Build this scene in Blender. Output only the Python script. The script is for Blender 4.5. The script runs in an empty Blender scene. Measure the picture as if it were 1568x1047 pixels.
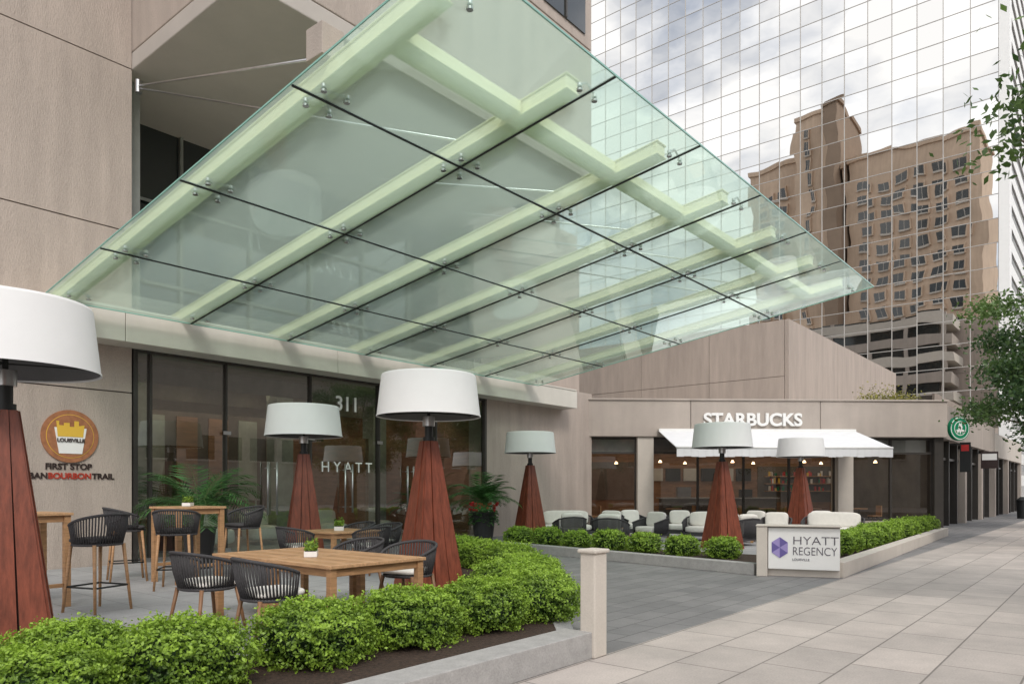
import bpy, math, random
import numpy as np
from mathutils import Vector, Matrix, noise as mnoise
random.seed(3); np.random.seed(3)
scene=bpy.context.scene
D=bpy.data

# ------------------------------------------------------------------ materials
def nt(name):
    m=D.materials.new(name); m.use_nodes=True
    t=m.node_tree; t.nodes.clear()
    o=t.nodes.new('ShaderNodeOutputMaterial')
    return m,t,o
def N(t,k,**kw):
    n=t.nodes.new(k)
    for a,b in kw.items(): setattr(n,a,b)
    return n
def mat(name,col,rough=.6,metal=0,var=.12,scale=3,bump=0,bscale=60,stretch=(1,1,1),spec=.5,emit=None,speck=0,streak=0):
    m,t,o=nt(name); L=t.links.new
    b=N(t,'ShaderNodeBsdfPrincipled'); L(b.outputs[0],o.inputs[0])
    b.inputs['Roughness'].default_value=rough; b.inputs['Metallic'].default_value=metal
    b.inputs['Specular IOR Level'].default_value=spec
    tc=N(t,'ShaderNodeTexCoord'); mp=N(t,'ShaderNodeMapping'); mp.inputs['Scale'].default_value=stretch
    L(tc.outputs['Object'],mp.inputs[0])
    n=N(t,'ShaderNodeTexNoise'); n.inputs['Scale'].default_value=scale; n.inputs['Detail'].default_value=6; n.inputs['Roughness'].default_value=.65
    L(mp.outputs[0],n.inputs['Vector'])
    r=N(t,'ShaderNodeValToRGB'); L(n.outputs['Fac'],r.inputs[0])
    r.color_ramp.elements[0].position=.3; r.color_ramp.elements[1].position=.7
    r.color_ramp.elements[0].color=[max(0,c*(1-var)) for c in col]+[1]
    r.color_ramp.elements[1].color=[min(1,c*(1+var)) for c in col]+[1]
    out=r.outputs[0]
    for amt,sc,st in((speck,70,(1,1,1)),(streak,2.2,(1,1,.07))):
        if amt:
            m2=N(t,'ShaderNodeMapping'); m2.inputs['Scale'].default_value=st; L(tc.outputs['Object'],m2.inputs[0])
            n3=N(t,'ShaderNodeTexNoise'); n3.inputs['Scale'].default_value=sc; n3.inputs['Detail'].default_value=4; L(m2.outputs[0],n3.inputs['Vector'])
            mr=N(t,'ShaderNodeMapRange'); mr.inputs['From Min'].default_value=.3; mr.inputs['From Max'].default_value=.7
            mr.inputs['To Min'].default_value=1-amt; mr.inputs['To Max'].default_value=1+amt*.6; L(n3.outputs['Fac'],mr.inputs['Value'])
            mx=N(t,'ShaderNodeMix',data_type='RGBA',blend_type='MULTIPLY'); mx.inputs['Factor'].default_value=1
            L(out,mx.inputs['A']); L(mr.outputs[0],mx.inputs['B']); out=mx.outputs['Result']
    L(out,b.inputs['Base Color'])
    if bump:
        n2=N(t,'ShaderNodeTexNoise'); n2.inputs['Scale'].default_value=bscale; n2.inputs['Detail'].default_value=4
        L(mp.outputs[0],n2.inputs['Vector'])
        bp=N(t,'ShaderNodeBump'); bp.inputs['Strength'].default_value=bump; bp.inputs['Distance'].default_value=.02
        L(n2.outputs['Fac'],bp.inputs['Height']); L(bp.outputs[0],b.inputs['Normal'])
    if emit:
        b.inputs['Emission Color'].default_value=list(col)+[1]; b.inputs['Emission Strength'].default_value=emit
    return m
def paver(name,c1,c2,mortar,bw,rh,off=.5,rough=.75,ms=.009):
    m,t,o=nt(name); L=t.links.new
    b=N(t,'ShaderNodeBsdfPrincipled'); L(b.outputs[0],o.inputs[0]); b.inputs['Roughness'].default_value=rough
    b.inputs['Specular IOR Level'].default_value=.35
    tc=N(t,'ShaderNodeTexCoord')
    k=N(t,'ShaderNodeTexBrick'); k.offset=off
    k.inputs['Scale'].default_value=1; k.inputs['Brick Width'].default_value=bw; k.inputs['Row Height'].default_value=rh
    k.inputs['Mortar Size'].default_value=ms; k.inputs['Mortar Smooth'].default_value=.3
    k.inputs['Color1'].default_value=c1+(1,); k.inputs['Color2'].default_value=c2+(1,); k.inputs['Mortar'].default_value=mortar+(1,)
    L(tc.outputs['Object'],k.inputs['Vector'])
    n=N(t,'ShaderNodeTexNoise'); n.inputs['Scale'].default_value=.9; n.inputs['Detail'].default_value=8; n.inputs['Roughness'].default_value=.7
    L(tc.outputs['Object'],n.inputs['Vector'])
    r=N(t,'ShaderNodeValToRGB'); L(n.outputs['Fac'],r.inputs[0])
    r.color_ramp.elements[0].position=.3; r.color_ramp.elements[0].color=(.74,.74,.74,1)
    r.color_ramp.elements[1].position=.72; r.color_ramp.elements[1].color=(1.08,1.07,1.06,1)
    mx=N(t,'ShaderNodeMix',data_type='RGBA',blend_type='MULTIPLY'); mx.inputs['Factor'].default_value=1
    L(k.outputs['Color'],mx.inputs['A']); L(r.outputs[0],mx.inputs['B'])
    n3=N(t,'ShaderNodeTexNoise'); n3.inputs['Scale'].default_value=60; n3.inputs['Detail'].default_value=4
    L(tc.outputs['Object'],n3.inputs['Vector'])
    r3=N(t,'ShaderNodeMapRange'); r3.inputs['To Min'].default_value=.74; r3.inputs['To Max'].default_value=1.26
    L(n3.outputs['Fac'],r3.inputs['Value'])
    mx2=N(t,'ShaderNodeMix',data_type='RGBA',blend_type='MULTIPLY'); mx2.inputs['Factor'].default_value=1
    L(mx.outputs['Result'],mx2.inputs['A']); L(r3.outputs[0],mx2.inputs['B'])
    L(mx2.outputs['Result'],b.inputs['Base Color'])
    bp=N(t,'ShaderNodeBump'); bp.inputs['Strength'].default_value=.35; bp.inputs['Distance'].default_value=.01; bp.invert=True
    L(k.outputs['Fac'],bp.inputs['Height']); L(bp.outputs[0],b.inputs['Normal'])
    return m
def glassmat(name,tint,gloss=(1,1,1),f0=.04,diff=0,diffc=(.6,.8,.72),rough=0.0,tmix=.6):
    # thin-sheet glass: tinted transparency + Schlick reflection (same from both sides)
    m,t,o=nt(name); L=t.links.new
    tr=N(t,'ShaderNodeBsdfTransparent'); tr.inputs[0].default_value=tint+(1,)
    base=tr
    if diff:
        d=N(t,'ShaderNodeBsdfDiffuse'); d.inputs[0].default_value=diffc+(1,)
        tl=N(t,'ShaderNodeBsdfTranslucent'); tl.inputs[0].default_value=diffc+(1,)
        md=N(t,'ShaderNodeMixShader'); md.inputs[0].default_value=tmix; L(d.outputs[0],md.inputs[1]); L(tl.outputs[0],md.inputs[2])
        mm=N(t,'ShaderNodeMixShader'); mm.inputs[0].default_value=diff; L(tr.outputs[0],mm.inputs[1]); L(md.outputs[0],mm.inputs[2]); base=mm
    g=N(t,'ShaderNodeBsdfGlossy'); g.inputs['Color'].default_value=gloss+(1,); g.inputs['Roughness'].default_value=rough
    f=N(t,'ShaderNodeLayerWeight'); f.inputs['Blend'].default_value=.5
    p=N(t,'ShaderNodeMath',operation='POWER'); p.inputs[1].default_value=4; L(f.outputs['Facing'],p.inputs[0])
    a=N(t,'ShaderNodeMath',operation='MULTIPLY_ADD',use_clamp=True); a.inputs[1].default_value=1-f0; a.inputs[2].default_value=f0; L(p.outputs[0],a.inputs[0])
    mx=N(t,'ShaderNodeMixShader'); L(a.outputs[0],mx.inputs[0]); L(base.outputs[0],mx.inputs[1]); L(g.outputs[0],mx.inputs[2])
    L(mx.outputs[0],o.inputs[0]); return m
def leafmat(name,dark,light,trans=.25):
    m,t,o=nt(name); L=t.links.new
    a=N(t,'ShaderNodeAttribute'); a.attribute_name='tint'
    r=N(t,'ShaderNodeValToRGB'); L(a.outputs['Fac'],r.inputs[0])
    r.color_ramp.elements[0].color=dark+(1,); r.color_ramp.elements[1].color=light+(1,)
    b=N(t,'ShaderNodeBsdfPrincipled'); b.inputs['Roughness'].default_value=.5; L(r.outputs[0],b.inputs['Base Color'])
    tl=N(t,'ShaderNodeBsdfTranslucent'); L(r.outputs[0],tl.inputs[0])
    mx=N(t,'ShaderNodeMixShader'); mx.inputs[0].default_value=trans
    L(b.outputs[0],mx.inputs[1]); L(tl.outputs[0],mx.inputs[2]); L(mx.outputs[0],o.inputs[0]); return m

CONC=mat('concrete_tan',(.455,.385,.335),.85,var=.09,scale=1.2,bump=.7,bscale=25,stretch=(3,3,.5),speck=.12,streak=.10)
CONC2=mat('concrete_beige',(.44,.385,.34),.85,var=.07,scale=1.0,bump=.3,bscale=40,speck=.08,streak=.09)
CONCL=mat('concrete_light',(.58,.53,.47),.8,var=.06,scale=2,bump=.15,bscale=60,speck=.06)
FASCIA=mat('painted_fascia',(.66,.63,.56),.5,var=.03,streak=.05)
JOINT=mat('joint_dark',(.15,.13,.115),.9)
SOFFIT=mat('soffit_plaster',(.46,.42,.38),.8,var=.06,scale=.8,speck=.04)
STONE=mat('kerb_stone',(.38,.37,.36),.7,var=.12,scale=8,bump=.2,speck=.12)
CREAM=mat('cream_steel',(.88,.83,.56),.45,var=.03)
STEEL=mat('steel_brushed',(.5,.5,.5),.3,metal=1)
BRONZE=mat('bronze_frame',(.055,.05,.045),.4,metal=.3)
GREYM=mat('grey_mullion',(.25,.26,.24),.4)
BLACK=mat('black_rubber',(.012,.014,.014),.5)
ROPE=mat('rope_charcoal',(.055,.052,.055),.8,var=.3,scale=60)
TEAK=mat('teak_wood',(.42,.235,.115),.5,var=.28,scale=5,stretch=(1,1,8),bump=.1,bscale=30)
TEAKT=mat('teak_top',(.52,.31,.165),.45,var=.28,scale=4,stretch=(9,1,9),bump=.1,bscale=30)
TEAKL=mat('teak_leg_dark',(.27,.14,.07),.5,var=.2)
MAHO=mat('mahogany',(.19,.05,.027),.38,var=.42,scale=4,stretch=(6,6,.7),bump=.08,bscale=30)
MAHOD=mat('mahogany_gap',(.02,.008,.006),.8)
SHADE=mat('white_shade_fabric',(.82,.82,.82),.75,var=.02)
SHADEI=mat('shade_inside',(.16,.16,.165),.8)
CUSH=mat('cushion_cream',(.75,.72,.67),.9,var=.05,scale=10,bump=.1,bscale=80)
WHITE=mat('white_paint',(.82,.82,.80),.5,var=.02)
AWN=mat('awning_canvas',(.74,.75,.76),.85,var=.04)
MULCH=mat('mulch',(.05,.03,.02),.95,var=.6,scale=30,bump=1,bscale=45)
DARKWALL=mat('interior_dark',(.12,.105,.09),.7,var=.4,scale=1)
WOODWALL=mat('interior_wood',(.27,.15,.085),.6,var=.3,scale=2,stretch=(1,1,5))
INTF=mat('interior_floor',(.30,.28,.26),.35,var=.2)
INTC=mat('interior_ceiling',(.30,.28,.25),.8)
INTG=mat('interior_stone',(.32,.36,.32),.5,var=.3,scale=1.5)
WIN=mat('window_dark_glass',(.02,.026,.028),.06,spec=1.0,var=.1)
WINP=mat('window_pale_glass',(.42,.46,.48),.1,spec=1.0,var=.05)
WINL=mat('blind_light',(.50,.50,.47),.6)
POT=mat('pot_charcoal',(.03,.03,.032),.5)
RED=mat('flower_red',(.55,.03,.03),.6)
BARK=mat('bark',(.12,.09,.065),.9,var=.3,scale=12,bump=.6,bscale=20)
GREENC=mat('logo_green',(.0,.22,.10),.5,var=0)
PURP=mat('logo_purple',(.13,.10,.32),.5,var=0)
PURP2=mat('logo_purple_light',(.33,.27,.55),.5,var=0)
TXT=mat('text_slate',(.10,.09,.11),.5,var=0)
TXTW=mat('text_white',(.84,.84,.82),.5,var=0)
TXTD=mat('text_dark',(.035,.02,.018),.5,var=0)
TXTR=mat('text_red',(.42,.04,.02),.5,var=0)
COPPER=mat('copper_disc',(.36,.15,.07),.5,var=.25,scale=10)
GOLD=mat('amber',(.75,.48,.06),.5,var=0)
ASPH=mat('asphalt',(.05,.05,.052),.9,var=.2,scale=3,bump=.4,bscale=80)
GRND=mat('ground_earth',(.16,.155,.15),.95,var=.2,scale=.1)
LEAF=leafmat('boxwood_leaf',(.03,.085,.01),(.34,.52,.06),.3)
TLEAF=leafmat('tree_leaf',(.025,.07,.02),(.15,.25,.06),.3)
YLEAF=leafmat('yellow_leaf',(.10,.12,.02),(.40,.36,.08),.3)
PLEAF=leafmat('palm_leaf',(.012,.05,.015),(.08,.21,.05),.2)
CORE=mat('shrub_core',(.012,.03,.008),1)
SIDEW=paver('sidewalk_pavers',(.55,.495,.455),(.44,.40,.37),(.23,.21,.19),.9,.60)
DRIVE=paver('driveway_pavers',(.26,.255,.255),(.20,.198,.20),(.11,.11,.11),.6,.3,ms=.007)
PATIO=paver('patio_pavers',(.42,.42,.425),(.36,.36,.37),(.21,.21,.21),.6,.6,off=0,ms=.007)
CGLASS=glassmat('canopy_glass',(.76,.93,.85),(.92,1,.97),.05,diff=.40,diffc=(.72,.91,.80),tmix=.75)
CEDGE=mat('glass_edge',(.25,.50,.43),.2,var=.05)
DGLASS=glassmat('storefront_glass',(.64,.71,.67),f0=.18)
SGLASS=glassmat('shop_glass',(.70,.70,.69),f0=.09)
LAMPM=mat('warm_bulb',(1,.66,.36),.5,var=0,emit=7)
LAMPC=mat('ceiling_downlight',(1,.80,.58),.5,var=0,emit=12)
FILLP=mat('added_interior_fill',(1,.80,.60),.5,var=0,emit=3.5)  # glowing panels added only to brighten the interiors, not real fixtures

def mirror():
    m,t,o=nt('mirror_curtain_glass'); L=t.links.new
    tc=N(t,'ShaderNodeTexCoord'); 
    vm=N(t,'ShaderNodeVectorMath',operation='MULTIPLY'); vm.inputs[1].default_value=(0,1/1.8,1/1.8); L(tc.outputs['Object'],vm.inputs[0])
    va=N(t,'ShaderNodeVectorMath',operation='ADD'); va.inputs[1].default_value=(.5,-7/1.8,0); L(vm.outputs[0],va.inputs[0])
    fl=N(t,'ShaderNodeVectorMath',operation='FLOOR'); L(va.outputs[0],fl.inputs[0])
    wn=N(t,'ShaderNodeTexWhiteNoise'); L(fl.outputs[0],wn.inputs['Vector'])
    s1=N(t,'ShaderNodeVectorMath',operation='SUBTRACT'); s1.inputs[1].default_value=(.5,.5,.5); L(wn.outputs['Color'],s1.inputs[0])
    k1=N(t,'ShaderNodeVectorMath',operation='SCALE'); k1.inputs['Scale'].default_value=.006; L(s1.outputs[0],k1.inputs[0])
    n=N(t,'ShaderNodeTexNoise'); n.inputs['Scale'].default_value=.34; n.inputs['Detail'].default_value=1; L(tc.outputs['Object'],n.inputs['Vector'])
    s2=N(t,'ShaderNodeVectorMath',operation='SUBTRACT'); s2.inputs[1].default_value=(.5,.5,.5); L(n.outputs['Color'],s2.inputs[0])
    k2=N(t,'ShaderNodeVectorMath',operation='SCALE'); k2.inputs['Scale'].default_value=.013; L(s2.outputs[0],k2.inputs[0])
    g=N(t,'ShaderNodeNewGeometry')
    a1=N(t,'ShaderNodeVectorMath',operation='ADD'); L(k1.outputs[0],a1.inputs[0]); L(k2.outputs[0],a1.inputs[1])
    a2=N(t,'ShaderNodeVectorMath',operation='ADD'); L(a1.outputs[0],a2.inputs[0]); L(g.outputs['Normal'],a2.inputs[1])
    nn=N(t,'ShaderNodeVectorMath',operation='NORMALIZE'); L(a2.outputs[0],nn.inputs[0])
    mr=N(t,'ShaderNodeMapRange'); mr.inputs['To Min'].default_value=.60; mr.inputs['To Max'].default_value=.72; L(wn.outputs['Value'],mr.inputs['Value'])
    cc=N(t,'ShaderNodeMix',data_type='RGBA',blend_type='MULTIPLY'); cc.inputs['Factor'].default_value=1; cc.inputs['A'].default_value=(1,.985,.955,1); L(mr.outputs[0],cc.inputs['B'])
    gl=N(t,'ShaderNodeBsdfGlossy'); L(cc.outputs['Result'],gl.inputs['Color']); gl.inputs['Roughness'].default_value=.01
    L(nn.outputs[0],gl.inputs['Normal']); L(gl.outputs[0],o.inputs[0]); return m
MIRR=mirror()

# ------------------------------------------------------------------ mesh builder
class MB:
    def __init__(s,M=None): s.v=[];s.f=[];s.m=[];s.sm=[];s.mats=[];s.M=M
    def mi(s,m):
        if m not in s.mats: s.mats.append(m)
        return s.mats.index(m)
    def add(s,vs,fs,mt,smooth=False):
        b=len(s.v); i=s.mi(mt)
        for p in vs:
            p=Vector(p)
            if s.M is not None: p=s.M@p
            s.v.append(p)
        for f in fs: s.f.append([b+k for k in f]); s.m.append(i); s.sm.append(smooth)
    def box(s,x0,x1,y0,y1,z0,z1,mt):
        if x0>x1:x0,x1=x1,x0
        if y0>y1:y0,y1=y1,y0
        if z0>z1:z0,z1=z1,z0
        s.add([(x0,y0,z0),(x1,y0,z0),(x1,y1,z0),(x0,y1,z0),(x0,y0,z1),(x1,y0,z1),(x1,y1,z1),(x0,y1,z1)],
          [(0,3,2,1),(4,5,6,7),(0,1,5,4),(1,2,6,5),(2,3,7,6),(3,0,4,7)],mt)
    def prism(s,poly,z0,z1,mt):
        a=sum(poly[i][0]*poly[(i+1)%len(poly)][1]-poly[(i+1)%len(poly)][0]*poly[i][1] for i in range(len(poly)))
        if a<0: poly=poly[::-1]
        n=len(poly)
        s.add([(p[0],p[1],z0) for p in poly]+[(p[0],p[1],z1) for p in poly],
          [tuple(range(n))[::-1],tuple(range(n,2*n))]+[(i,(i+1)%n,n+(i+1)%n,n+i) for i in range(n)],mt)
    def frus(s,cx,cy,z0,z1,r0,r1,mt,n=24,cap=True,smooth=True):
        vs=[(cx+r*math.cos(2*math.pi*i/n),cy+r*math.sin(2*math.pi*i/n),z) for z,r in((z0,r0),(z1,r1)) for i in range(n)]
        s.add(vs,[(i,(i+1)%n,n+(i+1)%n,n+i) for i in range(n)],mt,smooth)
        if cap:
            s.add(vs[:n],[tuple(range(n))[::-1]],mt); s.add(vs[n:],[tuple(range(n))],mt)
    def tube(s,pts,r,mt,n=6,smooth=True,flat=1):
        pts=[Vector(p) for p in pts]; rs=r if isinstance(r,(list,tuple)) else [r]*len(pts)
        vs=[]
        for i,p in enumerate(pts):
            d=(pts[min(i+1,len(pts)-1)]-pts[max(i-1,0)]).normalized()
            u=Vector((0,0,1)) if abs(d.z)<.9 else Vector((1,0,0))
            a=d.cross(u).normalized(); b=a.cross(d)
            for k in range(n):
                t=2*math.pi*(k+.5)/n; vs.append(p+(a*math.cos(t)+b*math.sin(t)*flat)*rs[i])
        fs=[(i*n+k,i*n+(k+1)%n,(i+1)*n+(k+1)%n,(i+1)*n+k) for i in range(len(pts)-1) for k in range(n)]
        fs+=[tuple(range(n))[::-1],tuple(range((len(pts)-1)*n,len(pts)*n))]
        s.add(vs,fs,mt,smooth)
    def sup(s,cx,cy,cz,sx,sy,sz,mt,e=.35,rot=0,tilt=0):
        nu,nv=20,12; vs=[]
        R=Matrix.Rotation(rot,3,'Z')@Matrix.Rotation(tilt,3,'Y')
        sg=lambda c:math.copysign(abs(c)**e,c)
        for j in range(nv+1):
            ph=-math.pi/2+math.pi*j/nv
            for i in range(nu):
                th=2*math.pi*i/nu
                p=R@Vector((sx*sg(math.cos(ph))*sg(math.cos(th)),sy*sg(math.cos(ph))*sg(math.sin(th)),sz*sg(math.sin(ph))))
                vs.append((cx+p.x,cy+p.y,cz+p.z))
        s.add(vs,[(j*nu+i,j*nu+(i+1)%nu,(j+1)*nu+(i+1)%nu,(j+1)*nu+i) for j in range(nv) for i in range(nu)],mt,True)
    def mesh(s,name):
        me=D.meshes.new(name); me.from_pydata([tuple(p) for p in s.v],[],s.f)
        for m in s.mats: me.materials.append(m)
        me.polygons.foreach_set('material_index',s.m); me.polygons.foreach_set('use_smooth',s.sm); me.update(); return me
    def obj(s,name,parent=None,loc=(0,0,0),rz=0,bevel=0):
        return place(s.mesh(name),name,loc,rz,parent,bevel)
def place(me,name,loc=(0,0,0),rz=0,parent=None,bevel=0,sc=1):
    o=D.objects.new(name,me); scene.collection.objects.link(o); o.location=loc; o.rotation_euler=(0,0,rz); o.scale=(sc,)*3
    if parent: o.parent=parent
    if bevel:
        b=o.modifiers.new('bevel','BEVEL'); b.width=bevel; b.segments=2; b.limit_method='ANGLE'
    return o
def empty(name,loc=(0,0,0)):
    o=D.objects.new(name,None); scene.collection.objects.link(o); o.location=loc; return o
def text(name,s,org,e,size,mt,parent=None,ext=.01,off=0,align='CENTER',sx=1):
    c=D.curves.new(name,'FONT'); c.body=s; c.size=size; c.extrude=ext; c.offset=off; c.align_x=align; c.align_y='CENTER'
    c.materials.append(mt); o=D.objects.new(name,c); scene.collection.objects.link(o)
    e=Vector(e).normalized(); up=Vector((0,0,1)); n=e.cross(up)
    M=Matrix((( e.x*sx,up.x,n.x,org[0]),(e.y*sx,up.y,n.y,org[1]),(e.z*sx,up.z,n.z,org[2]),(0,0,0,1)))
    o.matrix_world=M
    if parent: o.parent=parent
    return o
def leaves(name,C,Nn,size,tint,mt,core=None,aspect=.55):
    C=np.array(C);n=len(C); Nn=np.array(Nn)
    Nn/= (np.linalg.norm(Nn,axis=1,keepdims=True)+1e-9)
    r=np.random.randn(n,3); a=np.cross(Nn,r); a/=(np.linalg.norm(a,axis=1,keepdims=True)+1e-9); b=np.cross(Nn,a)
    s=(size*(.7+.6*np.random.rand(n)))[:,None]
    v=np.stack([C-a*s,C-b*s*aspect,C+a*s,C+b*s*aspect],1).reshape(-1,3)
    f=np.arange(n*4).reshape(-1,4)
    V=v.tolist(); F=f.tolist(); T=np.repeat(np.clip(tint,0,1),4).tolist(); mi=[0]*n
    me=D.meshes.new(name)
    if core:
        b0=len(V); V+= [tuple(p) for p in core.v]; F+=[[b0+k for k in q] for q in core.f]; T+=[0]*len(core.v); mi+=[1+k for k in core.m]
    me.from_pydata(V,[],F); me.materials.append(mt)
    if core:
        for m in core.mats: me.materials.append(m)
    me.polygons.foreach_set('material_index',mi)
    at=me.attributes.new('tint','FLOAT','POINT'); at.data.foreach_set('value',T); me.update(); return me

# ------------------------------------------------------------------ ground
g=MB(); g.add([(-600,-600,-.14),(900,-600,-.14),(900,900,-.14),(-600,900,-.14)],[(0,1,2,3)],GRND); g.obj('ground')
g=MB(); g.box(-120,400,-14,-3.15,-.139,-.12,ASPH)
for i in range(40): g.box(-60+i*6,-57+i*6,-8.7,-8.55,-.12,-.116,WHITE)
g.obj('road')
g=MB(); g.box(-120,400,-3.15,-2.95,-.139,.004,STONE); g.obj('kerb')
g=MB(); g.box(-120,400,-2.95,3.62,-.139,0,SIDEW); g.obj('sidewalk')
g=MB(); g.box(-120,400,-28,-14,-.139,0,SIDEW); g.obj('far_sidewalk')
g=MB(); g.box(-40,64,3.62,15.5,-.139,0,DRIVE); g.obj('driveway')
g=MB(); g.prism([(-20,5.4),(5.6,5.4),(8.1,7.2),(9.4,10.0),(10.5,15.4),(-20,15.4)],.0,.004,PATIO); g.obj('patio_paving')
g=MB(); g.prism([(14.9,5.4),(32.3,5.4),(23,15.3),(14.9,12.3)],.0,.004,PATIO); g.obj('cafe_patio_paving')

# ------------------------------------------------------------------ hotel building
H=empty('hotel_building')
w=MB()
def panelwall(mb,x0,x1,zs,xs,yf,mt,thick=.2,gap=.012):
    for i in range(len(xs)-1):
        for j in range(len(zs)-1):
            mb.box(xs[i]+gap,xs[i+1]-gap,yf,yf+thick,zs[j]+gap,zs[j+1]-gap,mt)
panelwall(w,-20,6.6,[-.1,3.45,6.7,10.0,13.4,16.8,20.2,26],[-20,-14,-8,-2.5,2.1,6.6],15.45,CONC)
w.box(-20,6.58,15.55,40,-.1,25.95,JOINT)
w.box(6.0,6.6,15.66,18,5.2,10,CONC)
w.box(17.4,23.4,15.45,16.2,-.1,5.1,CONC)
w.box(17.42,23.38,16.0,16.2,5.1,10,CONC)
w.obj('tall_wall',H)
w=MB()
w.box(6.6,17.1,11.3,30,10.0,10.35,SOFFIT)
for j,(a,b) in enumerate([(10.35,13.6),(13.6,16.9),(16.9,20.2),(20.2,24)]):
    w.box(6.6,17.1,11.3,30,a+.015,b-.015,CONC)
w.box(6.65,17.05,11.35,29.9,10.35,23.9,JOINT)
w.obj('overhang_block',H,bevel=.02)
w=MB()
for z in (13.9,17.3,20.6):
    w.box(14.9,16.75,11.26,11.29,z,z+2.5,WIN); w.box(15.8,15.86,11.22,11.26,z,z+2.5,BRONZE)
    for k in range(4): w.box(7.6+k*1.75,9.0+k*1.75,11.26,11.29,z,z+2.5,WIN)
w.obj('overhang_windows',H)
w=MB()
w.box(6.6,23.3,17.6,17.7,5.0,10,WIN)
for i in range(10): w.box(6.75+i*1.85,6.82+i*1.85,17.5,17.6,5.0,10,GREYM)
for z in (6.3,8.2): w.box(6.6,23.3,17.48,17.5,z,z+.07,GREYM)
w.box(6.62,6.95,15.9,16.1,5.06,9.99,GREYM)
w.box(6.6,17.4,15.46,17.6,4.95,5.05,SOFFIT)
w.obj('upper_glazing',H)
w=MB(); w.box(17.5,23.2,17.8,60,0,24,WIN)
for k in range(8): w.box(17.4,23.5,16.2,60.2,5+k*2.5,6.25+k*2.5,CONCL if k%2 else CONC2)
for k in range(10): w.box(23.1,23.48,17+k*4.5,17.5+k*4.5,0,24,CONC2)
w.obj('podium',H)
w=MB(); 
for a,b in((-6,1.2),(1.2,6.2),(6.2,11.2),(11.2,16.2),(16.2,21.5)):
    w.box(a+.006,b-.006,14.8,15.44,4.35,4.95,FASCIA)
w.box(-6,21.4,14.85,15.4,4.37,4.93,JOINT)
w.box(-6,21.45,14.78,15.6,4.951,5.0,FASCIA)
w.obj('fascia',H,bevel=.01)
# lobby
w=MB()
w.box(6.6,17.4,15.5,24,-.13,.01,INTF)
w.box(6.6,17.4,23.9,24,.01,4.4,DARKWALL)
w.box(6.45,6.6,15.66,24,0,4.4,INTG); w.box(17.4,17.55,16.2,24,0,4.4,WOODWALL)
w.box(6.6,17.4,15.65,24,4.38,4.5,INTC)
w.box(9,13,21.5,22.2,.01,1.15,WOODWALL); w.box(8.9,13.1,21.4,22.3,1.15,1.2,STONE)
for x in (8.0,12.2,15.8): w.box(x,x+.55,19,19.55,.01,4.38,INTG)
for k in range(9): w.box(7.2+k*1.1,7.9+k*1.1,23.84,23.9,.6,3.9,WOODWALL if k%3 else INTG)
w.box(14.0,14.12,17.2,22,.01,3.0,WOODWALL)
for i in range(5):
    w.frus(7.8+i*2.1,19.6,4.36,4.375,.09,.09,LAMPC,n=12)
for y in (17.2,20.2,22.8):
    w.box(7,17,y,y+.06,3.95,4.379,INTC); w.box(7.2,16.8,y+.35,y+.75,4.36,4.377,FILLP)  # baffle hides the added fill panel behind it from the street
for x,y in((9.5,17.6),(11.2,18.2),(13.2,17.8),(15.4,18.4)):
    w.sup(x,y,.32,.42,.40,.20,CUSH,e=.4); w.sup(x-.02,y+.34,.62,.42,.10,.28,CUSH,e=.4)
w.obj('lobby_interior',H)
w=MB()
XS=[6.66,8.64,10.87,13.05,15.2,17.36]
for i,x in enumerate(XS):
    r=.045 if i in(0,5) else .018
    w.box(x-r,x+r,15.43,15.60,0,4.37,BRONZE)
w.box(6.71,17.31,15.44,15.60,4.30,4.375,BRONZE); w.box(6.71,17.31,15.46,15.595,0,.09,STEEL)
w.box(6.95,7.0,15.44,15.595,.09,4.3,BRONZE)
for x in (8.64,10.87,13.05,15.2):
    w.box(x-.09,x+.09,15.41,15.429,2.72,2.80,STEEL); w.box(x-.09,x+.09,15.41,15.429,.1,.19,STEEL)
for x in (9.62,9.86,11.85,12.08,14.0,14.22):
    w.tube([(x,15.36,.9),(x,15.36,2.15)],.022,STEEL,8)
    for z in(1.05,2.0): w.tube([(x,15.36,z),(x,15.47,z)],.014,STEEL,6)
w.obj('glazing_frame',H)
w=MB()
for i in range(5): 
    a,b=XS[i]+.02,XS[i+1]-.02; dy=.006*((i*7)%3-1)
    w.add([(a,15.50-dy,.1),(b,15.50+dy,.1),(b,15.50+dy,4.29),(a,15.50-dy,4.29)],[(0,1,2,3)],DGLASS)
w.obj('lobby_glass',H)
text('street_number','311',(12.0,15.47,3.69),(1,0,0),.52,TXTW,H,.006,.008)
text('hotel_name_on_glass','H Y A T T',(12.0,15.47,2.06),(1,0,0),.38,TXTW,H,.005)
# wall plaque sign
S=empty('wall_sign')
w=MB(Matrix.Translation((5.45,15.45,2.51))@Matrix.Rotation(math.pi/2,4,'X'))
w.frus(0,0,.0,.03,.50,.50,COPPER,48); w.frus(0,0,.03,.034,.415,.415,GOLD,48,smooth=False); w.frus(0,0,.034,.038,.405,.405,COPPER,48)
w.prism([(-.28,.16),(.28,.16),(.20,-.33),(-.20,-.33)],.038,.046,TXTW)
w.prism([(-.25,.28),(-.20,.28),(-.20,.20),(-.12,.20),(-.12,.25),(-.02,.25),(-.02,.18),(.06,.18),(.06,.29),(.14,.29),(.14,.20),(.24,.22),(.215,-.01),(-.225,-.01)],.047,.052,GOLD)
w.obj('sign_disc',S)
text('disc_text','LOUISVILLE',(5.45,15.39,2.43),(1,0,0),.095,TXTD,S,.003,.003)
text('first_stop_text','FIRST STOP',(5.43,15.44,1.93),(1,0,0),.16,TXTD,S,.01,.004)
text('urban_text','URBAN',(5.07,15.44,1.75),(1,0,0),.155,TXTD,S,.01,.004,align='RIGHT')
text('bourbon_text','BOURBON',(5.45,15.44,1.75),(1,0,0),.155,TXTR,S,.01,.004)
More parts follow.
